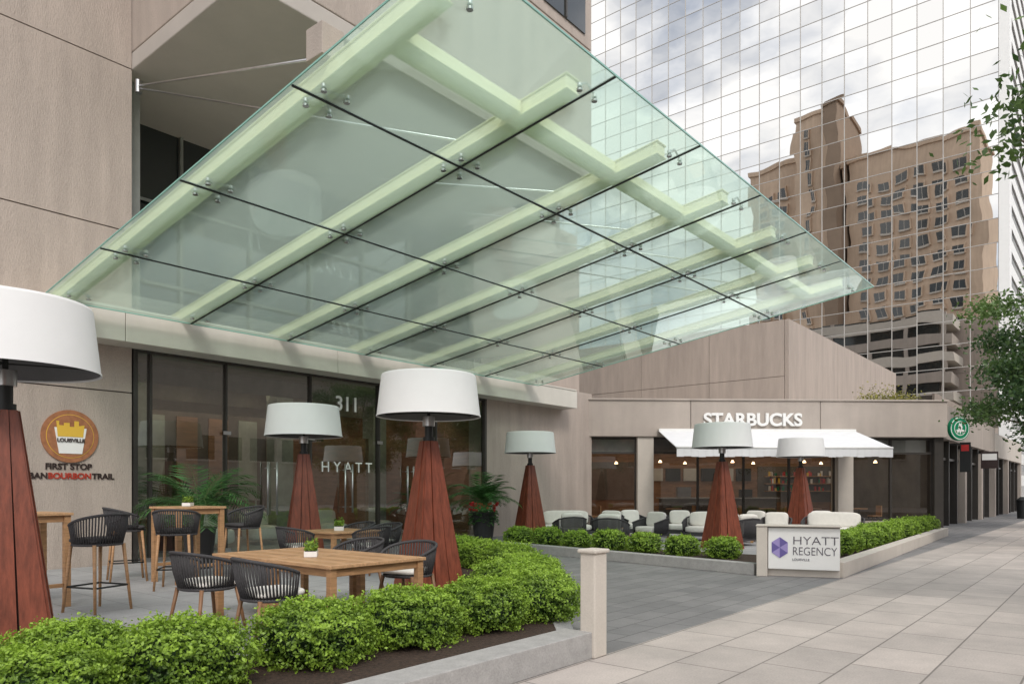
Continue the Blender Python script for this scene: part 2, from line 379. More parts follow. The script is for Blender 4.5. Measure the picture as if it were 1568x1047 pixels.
text('trail_text','TRAIL',(5.84,15.44,1.75),(1,0,0),.155,TXTD,S,.01,.004,align='LEFT')

# wing behind cafe
w=MB()
w.box(36.05,57.9,12.65,30,0,9.6,JOINT)
for a,b in((12.61,16.5),(16.5,20.5),(20.5,30)):
    for z0,z1 in((-.1,7.0),(7.0,9.75)):
        w.box(36,36.3,a+.012,b-.012,z0+.012,z1-.012,CONC)
for a,b in((36.0,44),(44,51),(51,58)): w.box(a+.012,b-.012,12.4,12.6,-.1,9.75,CONC)
w.obj('rear_wing',H)

# ------------------------------------------------------------------ canopy
C=empty('glass_canopy')
zc=lambda y:4.86+.144*(14.6-y)
cols=[4.7,7.4,9.65,11.9,14.15,16.4,19.0]; rows=[4.55,7.05,9.6,12.15,14.6]
def slab(mb,x0,x1,y0,y1,o0,o1,mt):
    v=[(x0,y0,zc(y0)+o0),(x1,y0,zc(y0)+o0),(x1,y1,zc(y1)+o0),(x0,y1,zc(y1)+o0),(x0,y0,zc(y0)+o1),(x1,y0,zc(y0)+o1),(x1,y1,zc(y1)+o1),(x0,y1,zc(y1)+o1)]
    mb.add(v,[(0,3,2,1),(4,5,6,7),(0,1,5,4),(1,2,6,5),(2,3,7,6),(3,0,4,7)],mt)
w=MB()
for i in range(6):
    for j in range(4):
        x0,x1,y0,y1=cols[i]+.002,cols[i+1]-.002,rows[j]+.002,rows[j+1]-.002
        r=lambda:.011+random.uniform(-.004,.004)
        w.add([(x0,y0,zc(y0)+r()),(x1,y0,zc(y0)+r()),(x1,y1,zc(y1)+r()),(x0,y1,zc(y1)+r())],[(0,1,2,3)],CGLASS)
w.obj('glass_panels',C)
w=MB()
for x in cols[1:-1]: slab(w,x-.013,x+.013,4.55,14.6,-.002,.024,BLACK)
for y in rows[1:-1]:
    for i in range(6): slab(w,cols[i]+.014,cols[i+1]-.014,y-.013,y+.013,-.002,.024,BLACK)
slab(w,4.7,19,4.535,4.549,0,.022,CEDGE); slab(w,4.686,4.699,4.55,14.6,0,.022,CEDGE); slab(w,19.001,19.014,4.55,14.6,0,.022,CEDGE); slab(w,4.7,19,14.601,14.615,0,.022,CEDGE)
w.obj('silicone_joints',C)
BX=[5.17,7.4,9.65,11.9,14.15,16.4,18.6]
w=MB()
for x in BX:
    slab(w,x-.14,x+.14,5.15,15.3,.12,.14,CREAM); slab(w,x-.14,x+.14,5.15,15.3,.30,.32,CREAM)
    slab(w,x-.12,x+.12,5.17,15.28,.141,.299,CREAM)
for i in range(6): slab(w,BX[i]+.145,BX[i+1]-.145,5.85,6.12,.14,.29,CREAM)
w.box(4.93,5.23,6.8,7.1,zc(6.95)+.36,zc(6.95)+.72,CONC2)
w.obj('steel_beams',C,bevel=.008)
w=MB()
for i,x in enumerate(BX):
    for y in [4.95]+rows[1:-1]+[14.25]:
        dys=(-.17,.17) if 5<y<14 else (0,)
        for dy in dys:
            for dx in (-.16,.16):
                z=zc(y+dy)
                w.frus(x+dx,y+dy,z-.03,z-.004,.036,.036,STEEL,12); w.frus(x+dx,y+dy,z+.026,z+.06,.03,.03,STEEL,10)
                w.tube([(x+dx,y+dy,z+.05),(x,y,zc(y)+.13)],.014,STEEL,6)
w.obj('spider_fittings',C)
w=MB()
w.tube([(6.7,15.4,9.7),(5.17,7.0,zc(7)+.5)],.018,STEEL,6); w.tube([(6.7,15.4,9.65),(7.4,7.0,zc(7)+.34)],.018,STEEL,6)
w.frus(6.7,15.4,9.55,9.8,.07,.07,STEEL,10)
for x in BX[2:]: w.tube([(x,17.5,9.6),(x,7.0,zc(7)+.34)],.018,STEEL,6)
w.obj('tie_rods',C)

# ------------------------------------------------------------------ cafe building
K=empty('cafe_building')
A=Matrix.Translation((22.96,16.2,0))@Matrix.Rotation(math.atan2(-.744,.668),4,'Z')
w=MB(A)
w.box(0,4.6,-.3,.5,3.5,4.86,CONC2); w.box(4.62,9.6,-.3,.5,3.5,4.86,CONC2); w.box(9.62,14.58,-.3,.5,3.5,4.86,CONC2)
w.box(-.1,14.62,-.36,.55,4.862,4.93,CONC2)
for a,b in((2.6,3.22),(10.35,10.95)): w.box(a,b,-.2,.4,0,3.497,CONCL)
w.box(14.2,14.56,-.1,.4,0,3.497,BRONZE)
w.box(-1.2,14.2,0,.3,0,.28,CONC2)
w.obj('cafe_facade',K,bevel=.015)
w=MB(A)
for a,b in((-1,2.6),(3.22,10.35),(10.95,14.2)):
    w.box(a,b,.1,.18,2.86,2.94,BRONZE); w.box(a,b,.1,.18,.285,.36,BRONZE); w.box(a,b,.1,.18,3.42,3.497,BRONZE)
    n=max(2,round((b-a)/1.75))
    for k in range(n+1):
        x=a+(b-a)*k/n; w.box(x-.035,x+.035,.08,.2,.3,3.49,BRONZE)
w.obj('cafe_frames',K)
w=MB(A)
for a,b in((-1,2.6),(3.22,10.35),(10.95,14.2)): w.add([(a,.14,.3),(b,.14,.3),(b,.14,3.48),(a,.14,3.48)],[(0,1,2,3)],SGLASS)
w.obj('cafe_glass',K)
w=MB(A)
w.box(-1,14.4,.3,7,-.05,.02,INTF); w.box(-1,14.4,6.9,7,0.02,3.5,WOODWALL); w.box(-1,14.4,.5,7,3.5,3.6,DARKWALL)
w.box(-1.1,-1,.3,7,0,3.5,WOODWALL); w.box(14.4,14.5,.6,7,0,3.5,DARKWALL)
w.box(4.5,9.5,3.6,4.3,.02,1.1,DARKWALL); w.box(4.4,9.6,3.5,4.4,1.1,1.15,STONE)
w.box(5.2,5.8,3.8,4.1,1.15,1.6,STEEL); w.box(8.0,8.5,3.8,4.1,1.15,1.5,BLACK)
w.box(0,2.6,.3,.34,2.94,3.42,WINL); w.box(11,14.1,.3,.34,2.94,3.42,WINL)
for k in range(6): w.box(4.6+k*.85,5.3+k*.85,6.8,6.9,1.9,2.5,BLACK if k%2 else WINL)
w.box(0.2,4,6.84,6.9,1.0,2.8,DARKWALL); w.box(9.9,13.6,6.84,6.9,.9,2.6,DARKWALL)
for z in(1.4,1.75,2.1): w.box(10.2,13.5,6.5,6.84,z,z+.04,TEAK)
for k in range(60):
    x=10.25+random.random()*3.1; z=random.choice((1.44,1.79,2.14)); w.box(x,x+.07,6.55,6.65,z,z+.12+.15*random.random(),random.choice((RED,GOLD,WHITE,GREENC)))
for k in range(9):
    x=1+k*1.5; y=2+1.7*(k%2); w.frus(x,y,2.6,2.70,.08,.03,LAMPM,n=10); w.tube([(x,y,2.70),(x,y,3.5)],.006,BLACK,4)
for y in(1.2,3.4,5.4):
    w.box(-.8,14.2,y,y+.05,3.18,3.499,DARKWALL); w.box(-.6,14.0,y+.3,y+.65,3.48,3.497,FILLP)  # added fill panels for the cafe, each screened by a baffle
for k in range(7):
    x=.6+k*1.9; w.frus(x,1.4,.70,.74,.32,.32,TEAK,16); w.tube([(x,1.4,.02),(x,1.4,.7)],.03,BLACK,6)
    w.box(x+.45,x+.85,1.2,1.6,.4,.45,TEAK); w.box(x+.8,x+.85,1.2,1.6,.451,.85,TEAK)
    for dx in(.47,.80): 
        w.box(x+dx,x+dx+.04,1.22,1.26,.02,.4,BLACK); w.box(x+dx,x+dx+.04,1.54,1.58,.02,.4,BLACK)
w.obj('cafe_interior',K)
w=MB()
w.prism([(23.2,16.6),(32.9,5.9),(61.9,5.9),(61.9,22),(23.2,22)],4.70,4.78,CONC2)
w.box(33.0,48,5.35,5.9,3.5,4.85,CONC2); w.box(48.05,62,5.35,5.9,3.3,4.6,CONCL)
w.box(33,62,5.8,5.9,0,3.3,WIN)
for k in range(15): 
    x=33+k*2; w.box(x,x+.12,5.5,5.8,0,3.3 if x>48 else 3.5,BRONZE)
for x in(38,43,48,54,61.4): w.box(x+.13,x+.6,5.36,5.78,0,3.3,CONC2)
w.box(33,62,5.6,5.79,2.7,2.8,BRONZE)
w.obj('side_storefront',K)
eA=Vector((.668,-.744,0)); nA=Vector((-.744,-.668,0)); oA=Vector((22.96,16.2,0))
pt=lambda s,out,z:(oA+eA*s+nA*out+Vector((0,0,z)))
text('cafe_sign_letters','STARBUCKS',pt(6.97,.36,4.12),eA,.66,TXTW,K,.05,.018,sx=1.06)
# awning
W=empty('awning')
w=MB(A)
t0,t1=3.35,10.9; yo=-3.0
w.add([(t0,-.32,3.74),(t1,-.32,3.74),(t1,yo,2.94),(t0,yo,2.94),(t0,-.32,3.71),(t1,-.32,3.71),(t1,yo,2.91),(t0,yo,2.91)],
  [(0,3,2,1),(4,5,6,7),(0,1,5,4),(1,2,6,5),(2,3,7,6),(3,0,4,7)],AWN)
n=30
for k in range(n):
    a=t0+(t1-t0)*k/n; b=t0+(t1-t0)*(k+1)/n; w.box(a+.002,b-.002,yo-.012,yo,2.62+.015*math.sin(k*1.7),2.93,AWN)
w.box(t0,t1,-.5,-.31,3.68,3.78,WHITE); w.tube([(t0,yo,2.93),(t1,yo,2.93)],.04,WHITE,8)
for x in(t0+.6,(t0+t1)/2,t1-.6): w.tube([(x,-.3,3.5),(x+.5,-1.6,3.15),(x,yo+.05,2.88)],.03,STEEL,6)
w.obj('awning_canvas',W)
Bq=empty('round_shop_sign')
c=Vector((32.9,4.85,3.85))
w=MB(Matrix.Translation(c)@Matrix.Rotation(math.atan2(-.77,.637)+.25,4,'Z')@Matrix.Rotation(math.pi/2,4,'X'))
w.frus(0,0,-.07,.07,.46,.46,GREENC,40); w.frus(0,0,.07,.076,.43,.43,TXTW,40); w.frus(0,0,.076,.082,.395,.395,GREENC,40); w.frus(0,0,.082,.085,.28,.28,TXTW,40); w.frus(0,0,.085,.088,.25,.25,GREENC,40)
w.frus(0,.04,.088,.092,.10,.10,TXTW,20)
w.prism([(-.20,-.08),(-.05,-.02),(.05,-.02),(.20,-.08),(.12,-.2),(.05,-.10),(0,-.24),(-.05,-.10),(-.12,-.2)],.088,.092,TXTW)
w.prism([(-.08,.13),(-.05,.21),(0,.16),(.05,.21),(.08,.13)],.088,.092,TXTW)
w.obj('sign_disc',Bq)
w=MB(); w.tube([(32.9,5.4,3.85),(32.9,5.2,3.85)],.03,BLACK,6); w.obj('sign_bracket',Bq)

# ------------------------------------------------------------------ mirrored tower
T=empty('glass_tower')
MULL=mat('aluminium_mullion',(.46,.44,.41),.5,var=.03)
w=MB(); w.add([(65,7,0),(65,52,0),(65,52,108),(65,7,108)],[(0,3,2,1)],MIRR); w.obj('mirror_facade',T)
w=MB()
for k in range(26): w.box(64.96,65.04,7+k*1.8-.028,7+k*1.8+.028,0,108,MULL)
for k in range(61): w.box(64.97,65.05,7,52,k*1.8-.024,k*1.8+.024,MULL)
w.box(64.7,66,6.3,6.96,0,109,WHITE); w.box(65.2,100,6.6,52,0,107.9,WIN)
for k in range(60): w.box(66,100,6.52,6.6,k*1.8,k*1.8+.9,WHITE)
w.obj('mullions',T)

def tower(name,x0,x1,y0,y1,h,wall,faces,fl=3.3,bay=3.0,ww=1.6,wh=1.7,z0=4,glass=WIN,top=None):
    w=MB(); w.box(x0,x1,y0,y1,0,h,wall)
    nf=int((h-z0-1.5)/fl)
    for j in range(nf):
        z=z0+j*fl
        for F in faces:
            if F in '+-' : 
                X=x1 if F=='+' else x0; n=int((y1-y0-1)/bay); s=(y1-y0-n*bay)/2
                for i in range(n):
                    y=y0+s+i*bay+(bay-ww)/2
                    if F=='+':
                        w.box(X,X+.04,y,y+ww,z,z+wh,glass); w.box(X,X+.7,y-.22,y-.002,z-.3,z+wh+.3,wall); w.box(X,X+.45,y,y+ww,z-.3,z-.002,CONCL)
                        w.box(X+.04,X+.07,y+ww*.5,y+ww*.5+.08,z,z+wh,CONCL)
                    else: w.box(X-.04,X,y,y+ww,z,z+wh,glass)
            else:
                Y=y1 if F=='n' else y0; n=int((x1-x0-1)/bay); s=(x1-x0-n*bay)/2
                for i in range(n):
                    x=x0+s+i*bay+(bay-ww)/2
                    if F=='n': w.box(x,x+ww,Y,Y+.04,z,z+wh,glass); w.box(x-.1,x+ww+.1,Y,Y+.15,z-.15,z-.002,CONCL)
                    else: w.box(x,x+ww,Y-.04,Y,z,z+wh,glass)
    w.box(x0-.4,x1+.4,y0-.4,y1+.4,h,h+1.0,wall)
    w.obj(name)
BROWN=mat('brown_stone',(.62,.47,.35),.85,var=.10,scale=.3,streak=.1)
BROWNSH=mat('brown_stone_shaded',(.30,.22,.16),.85,var=.10,scale=.3)  # darkened copy of the brown stone, shade put into the colour
BRICK=mat('brick_red',(.40,.22,.16),.9,var=.15,scale=1)
GREYB=mat('grey_stone',(.52,.51,.47),.9,var=.1,scale=.3)
tower('hotel_high_rise',-58,-40,21,46,72,BROWN,'+',fl=3.4,bay=3.5,ww=2.2,wh=1.9)
tower('hotel_high_rise',-52,-36,46.5,49.5,84,BROWNSH,'',fl=3.4)  # unlit side of the tower, shaded by its colour
tower('hotel_high_rise',-56,-38,50,57,84,BROWN,'+',fl=3.4,bay=6,ww=1.0,wh=2.4)
tower('hotel_high_rise',-60,-42,58,68,76,BROWN,'+',fl=3.4,bay=3.2,ww=2.3,wh=1.8)
tower('brick_building',-30,-4,-44,-28,14,BRICK,'n',bay=2.6,ww=1.2,wh=2.0)
tower('stone_building',-3,22,-46,-28,18,GREYB,'n',bay=3,ww=1.8,wh=2.1)
tower('office_building',24,52,-46,-28,12,CONC2,'n',bay=3.2,ww=2.4,wh=2.0)
tower('brick_building',54,84,-44,-28,16,BRICK,'n-',bay=2.6,ww=1.2,wh=2.0)
tower('white_office_building',125,150,-12,16,130,WHITE,'-',fl=3.6,bay=2.2,ww=.9,wh=2.6,glass=WINP)
tower('corner_shop_building',104,120,5.5,30,9,CONC2,'-s',fl=3.6,bay=2.6,ww=1.6,wh=2.0,z0=.8)

# ------------------------------------------------------------------ planters
w=MB()
w.box(-4,5.5,3.62,3.92,0,.235,STONE)
w.prism([(5.5,3.78),(9.3,6.95),(9.1,7.1),(5.5,4.0)],0,.165,STONE)
w.prism([(9.3,6.95),(10.7,10.1),(10.5,10.2),(9.1,7.1)],0,.165,STONE)
w.prism([(-4,3.92),(5.5,3.98),(9.1,7.1),(10.5,10.2),(9.5,10.2),(8.15,7.3),(5.6,5.45),(-4,5.45)],0,.16,MULCH)
w.obj('planter_bed',bevel=.008)
w=MB(); w.prism([(5.49,3.59),(5.69,3.59),(5.69,3.75),(5.49,3.75)],0,.93,CONCL); w.prism([(5.47,3.57),(5.71,3.57),(5.71,3.77),(5.47,3.77)],.93,.965,CONCL)
w.obj('concrete_pier',bevel=.012)
w=MB()
w.prism([(13.95,12.3),(12.62,4.95),(12.85,4.95),(14.2,12.25)],0,.20,STONE)
w.prism([(13.2,3.62),(27,4.3),(27,4.55),(13.2,3.87)],0,.26,CONCL)
w.prism([(27,4.3),(27.25,4.3),(27.25,5.3),(27,5.3)],0,.26,CONCL)
w.prism([(14.2,12.25),(12.85,4.95),(13.2,3.87),(27,4.55),(27,5.3),(15.1,5.4),(15.1,12.3)],0,.14,MULCH)
w.obj('cafe_planter_bed',bevel=.008)

# monument sign
Q=empty('monument_sign')
e=Vector((.33,-.944,0)); nrm=Vector((-.944,-.33,0)); o0=Vector((12.67,4.9,0))
MS=Matrix.Translation(o0)@Matrix.Rotation(math.atan2(-.944,.33),4,'Z')
w=MB(MS)
w.box(-.02,.16,-.12,.3,0,.86,CONCL); w.box(.161,1.32,.03,.3,0,.86,CONCL); w.box(-.03,1.34,-.14,.32,.861,.885,CONCL)
w.box(.17,1.31,-.06,.028,.13,.84,WHITE)
w.obj('sign_block',Q,bevel=.008)
w=MB(MS@Matrix.Translation((.36,-.062,.5))@Matrix.Rotation(math.pi/2,4,'X'))
h=[(.15*math.cos(math.radians(90+60*i)),.18*math.sin(math.radians(90+60*i))) for i in range(6)]
for i in range(6): w.prism([(0,0),h[i],h[(i+1)%6]],0,.006+.001*i,PURP if i%2 else PURP2)
w.obj('hexagon_logo',Q)
ps=lambda s,z:(o0+e*s+nrm*.064+Vector((0,0,z)))
text('sign_line_one','HYATT',ps(.56,.62),e,.20,TXT,Q,.004,-.002,'LEFT',1.15)
text('sign_line_two','REGENCY',ps(.56,.44),e,.20,TXT,Q,.004,-.002,'LEFT',.80)
text('sign_line_three','LOUISVILLE',ps(.56,.30),e,.055,TXT,Q,.003,0,'LEFT')

# ------------------------------------------------------------------ shrubs
def bush(seed,n,R,hz,leaf):
    rs=np.random.RandomState(seed); C=[];Nn=[];T=[]
    off=Vector((seed*7.1,seed*3.3,0))
    for i in range(n):
        d=rs.randn(3); d/=np.linalg.norm(d)
        if d[2]<-.75: d[2]*=-1
        q=np.sign(d)*np.abs(d)**.8; q/=np.linalg.norm(q)**.55
        l=mnoise.noise(Vector(d.tolist())*2.3+off)*.20+mnoise.noise(Vector(d.tolist())*6+off)*.26
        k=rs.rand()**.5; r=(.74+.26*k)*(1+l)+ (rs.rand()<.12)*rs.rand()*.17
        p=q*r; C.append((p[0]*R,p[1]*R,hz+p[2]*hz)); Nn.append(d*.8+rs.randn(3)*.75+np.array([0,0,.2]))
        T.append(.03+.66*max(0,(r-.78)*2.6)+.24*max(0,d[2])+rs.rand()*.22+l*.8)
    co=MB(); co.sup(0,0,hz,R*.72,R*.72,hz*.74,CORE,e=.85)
    return leaves('boxwood',C,Nn,leaf,np.array(T),LEAF,co,.6)
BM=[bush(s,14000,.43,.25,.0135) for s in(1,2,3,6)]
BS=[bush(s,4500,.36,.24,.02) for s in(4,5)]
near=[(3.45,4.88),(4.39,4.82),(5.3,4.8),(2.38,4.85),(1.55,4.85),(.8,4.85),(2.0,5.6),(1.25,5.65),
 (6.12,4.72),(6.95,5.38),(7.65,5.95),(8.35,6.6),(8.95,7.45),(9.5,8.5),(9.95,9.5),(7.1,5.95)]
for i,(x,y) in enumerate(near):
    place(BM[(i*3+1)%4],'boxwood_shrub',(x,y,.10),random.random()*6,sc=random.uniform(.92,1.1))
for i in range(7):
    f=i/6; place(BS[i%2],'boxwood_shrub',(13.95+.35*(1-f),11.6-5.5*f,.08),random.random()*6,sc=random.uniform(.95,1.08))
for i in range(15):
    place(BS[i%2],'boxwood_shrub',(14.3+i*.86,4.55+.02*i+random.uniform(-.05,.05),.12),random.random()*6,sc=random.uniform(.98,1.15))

# ------------------------------------------------------------------ lamps
def lamp_mesh():
    w=MB()
    H0=2.2;b0=.40;b1=.10
    w.add([(sx*(b0-.035),sy*(b0-.035),0) for sx,sy in((-1,-1),(1,-1),(1,1),(-1,1))]+[(sx*(b1-.02),sy*(b1-.02),H0-.01) for sx,sy in((-1,-1),(1,-1),(1,1),(-1,1))],
      [(0,1,5,4),(1,2,6,5),(2,3,7,6),(3,0,4,7),(4,5,6,7)],MAHOD)
    for k in range(4):
        R=Matrix.Rotation(k*math.pi/2,3,'Z')
        for a,b in((-1,-.36),(-.31,.31),(.36,1)):
            pr=.0 if abs(a)!=.31 else .012
            vs=[]
            for z,h in((0,b0),(H0,b1)):
                for t,off in((a,-.03),(b,-.03),(b,pr),(a,pr)):
                    vs.append(tuple(R@Vector((t*h*.93,-(h+off),z))))
            w.add(vs,[(0,1,2,3),(4,7,6,5),(3,2,6,7),(0,4,5,1),(1,5,6,2),(0,3,7,4)],MAHO)
    w.frus(0,0,2.2,2.26,.085,.085,BLACK,16); w.frus(0,0,2.26,2.5,.06,.06,BLACK,16); w.frus(0,0,2.42,2.56,.09,.09,STEEL,16)
    w.frus(0,0,2.56,3.05,.025,.025,BLACK,10)
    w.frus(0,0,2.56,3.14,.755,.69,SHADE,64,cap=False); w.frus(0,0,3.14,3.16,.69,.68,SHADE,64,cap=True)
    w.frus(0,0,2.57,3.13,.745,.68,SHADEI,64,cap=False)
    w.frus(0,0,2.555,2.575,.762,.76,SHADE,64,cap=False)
    for k in range(3):
        t=k*2.09; w.tube([(0,0,2.62),(.74*math.cos(t),.74*math.sin(t),2.62)],.008,BLACK,5)
    w.frus(0,0,2.70,2.80,.16,.16,STEEL,20)
    w.box(.05,.10,-.04,.04,1.95+.1,2.18,STEEL)
    return w.mesh('obelisk_lamp')
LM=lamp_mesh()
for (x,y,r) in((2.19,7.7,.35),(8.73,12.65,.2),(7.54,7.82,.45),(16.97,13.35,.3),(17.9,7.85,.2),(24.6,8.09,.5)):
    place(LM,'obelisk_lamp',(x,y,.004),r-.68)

# ------------------------------------------------------------------ furniture
def chair_mesh(bar=False):
    w=MB(); sh=.80 if bar else .42; R=.27; bt=.36
    leg=TEAKL if not bar else TEAK
    for sx in(-1,1):
        for sy in(-1,1):
            w.tube([(sx*.26,sy*.25,0),(sx*.19,sy*.20,sh)],[.016,.022],leg,6)
    if bar:
        z=.30
        P=[(.235,.228,z),(.235,-.228,z),(-.235,-.228,z),(-.235,.228,z),(.235,.228,z)]
        for a,b in zip(P,P[1:]): w.tube([a,b],.011,BLACK,6)
    ring=[(R*.95*math.cos(t),R*math.sin(t),sh) for t in np.linspace(0,2*math.pi,25)]
    w.tube(ring,.016,ROPE,6)
    w.frus(0,0,sh-.01,sh+.015,R*.93,R*.93,ROPE,24)
    w.sup(.01,0,sh+.05,.24,.25,.035,CUSH if not bar else ROPE,e=.5)
    T=np.linspace(math.radians(62),math.radians(298),40)
    def top(t):
        k=abs(t-math.pi)/math.radians(118)
        return (1.17*R*math.cos(t)-.02,1.16*R*math.sin(t),sh+bt-.13*k**2)
    w.tube([top(t) for t in T],.017,ROPE,6)
    for t in T[::1]:
        b=(R*.95*math.cos(t),R*math.sin(t),sh); m=(1.10*R*math.cos(t)-.01,1.1*R*math.sin(t),sh+.17)
        w.tube([b,m,top(t)],.0095,ROPE,5)
    return w.mesh('rope_bar_stool' if bar else 'rope_chair')
CH=chair_mesh(); ST=chair_mesh(True)
def table_mesh(lx,ly,h,slats,legr=.038):
    w=MB(); 
    fr=.08
    w.box(-lx/2,lx/2,-ly/2,-ly/2+fr,h-.035,h,TEAKT); w.box(-lx/2,lx/2,ly/2-fr,ly/2,h-.035,h,TEAKT)
    w.box(-lx/2,-lx/2+fr,-ly/2+fr+.002,ly/2-fr-.002,h-.035,h,TEAKT); w.box(lx/2-fr,lx/2,-ly/2+fr+.002,ly/2-fr-.002,h-.035,h,TEAKT)
    n=slats; a=-lx/2+fr; wd=(lx-2*fr)/n
    for i in range(n): w.box(a+i*wd+.004,a+(i+1)*wd-.004,-ly/2+fr+.004,ly/2-fr-.004,h-.03,h-.001,TEAKT if i%2 else TEAK)
    w.box(-.04,.04,-ly/2+.1,ly/2-.1,h-.06,h-.032,TEAK)
    for sx in(-1,1):
        for sy in(-1,1):
            x=sx*(lx/2-.06); y=sy*(ly/2-.06); w.box(x-legr,x+legr,y-legr,y+legr,0,h-.036,TEAK)
        x=sx*(lx/2-.06); w.box(x-.015,x+.015,-ly/2+.1,ly/2-.1,h-.12,h-.036,TEAK)
    for sy in(-1,1):
        y=sy*(ly/2-.06); w.box(-lx/2+.1,lx/2-.1,y-.015,y+.015,h-.12,h-.036,TEAK)
    if h>1:
        for sy in(-1,1):
            y=sy*(ly/2-.06); w.box(-lx/2+.1,lx/2-.1,y-.015,y+.015,.25,.30,TEAK)
    return w
def tab(name,lx,ly,h,n,x,y,rz=0):
    w=table_mesh(lx,ly,h,n); return w.obj(name,None,(x,y,.004),rz,bevel=.004)
tab('teak_dining_table',1.3,1.13,.74,8,5.1,6.57); tab('teak_dining_table',1.3,1.13,.74,8,5.1,7.72)
tab('teak_bar_table',.85,.85,1.22,7,5.9,11.75,.05); tab('teak_bar_table',.85,.85,1.20,7,3.25,10.75,.05)
tab('teak_dining_table',1.1,1.1,.74,7,8.5,11.2)
for x,y,r in((4.0,7.55,.1),(4.02,6.35,-.15),(6.15,6.75,math.pi+.2),(6.15,7.75,math.pi),(7.6,11.2,0),(9.3,10.9,math.pi),(9.3,11.7,math.pi),(8.5,10.3,1.6)):
    place(CH,'rope_chair',(x,y,.004),r,sc=1.08)
for x,y,r in((5.35,11.0,.9),(5.3,12.6,-.3),(7.0,11.95,math.pi),(3.75,9.75,1.9),(2.6,11.6,-.5)):
    place(ST,'rope_bar_stool',(x,y,.004),r,sc=1.03)
def centre(x,y,z,s=1):
    w=MB(); w.box(-.16,.16,-.07,.07,0,.06,WHITE); w.box(-.15,.15,-.06,.06,.06,.065,MULCH)
    Cc=[];Nn=[]
    for i in range(260):
        p=np.array([random.uniform(-.16,.16),random.uniform(-.07,.07),.07+abs(random.gauss(0,.045))]); Cc.append(p); Nn.append(np.random.randn(3))
    me=leaves('centre',Cc,Nn,.022,np.random.rand(260),LEAF,w,.4); place(me,'table_plant',(x,y,z),.9,sc=s)
centre(5.0,7.1,.746); centre(8.5,11.2,.746,1.2); centre(5.9,11.75,1.23,.9)

def lounge_mesh(wd=.8):
    w=MB(); d=.38; h=wd/2
    w.box(-d,d,-h,h,.14,.24,ROPE)
    for sx in(-1,1):
        for sy in(-1,1): w.tube([(sx*(d-.05),sy*(h-.05),0),(sx*(d-.05),sy*(h-.05),.15)],.02,TEAK,6)
    pts=[(d,h,.52),(0,h+.02,.60),(-d+.08,h,.66),(-d-.02,h-.12,.70),(-d-.04,0,.72),(-d-.02,-h+.12,.70),(-d+.08,-h,.66),(0,-h-.02,.60),(d,-h,.52)]
    w.tube(pts,.022,ROPE,6)
    P=[Vector(p) for p in pts]
    for a,b in zip(P,P[1:]):
        n=max(4,int((b-a).length/.03))
        for i in range(n):
            q=a.lerp(b,i/n); w.tube([(q.x*.97,q.y*.97,.2),q],.012,ROPE,4)
    w.sup(.02,0,.33,d-.02,h-.05,.09,CUSH,e=.3)
    w.sup(-d+.14,0,.62,.09,h-.08,.22,CUSH,e=.4,tilt=-.2)
    return w.mesh('lounge')
L1=lounge_mesh(.8); L2=lounge_mesh(1.6)
for x,y,r in((17.2,12.1,.9),(17.2,10.7,.3),(19.4,12.2,3.3),(19.2,10.6,3.0),(21.0,10.6,3.6),(19.2,7.9,1.2),(21.0,7.6,3.4),(22.2,8.8,2.9),(20.6,12.0,4.2),(23.3,7.0,3.6)):
    place(L1,'lounge_chair',(x,y,.004),r)
for x,y,r in((22.2,6.4,3.3),(18.6,13.2,3.9),(20.3,9.2,3.4)): place(L2,'lounge_sofa',(x,y,.004),r)
for x,y in((18.3,11.4),(20.4,8.4)): tab('teak_coffee_table',.8,.8,.38,6,x,y,.3)

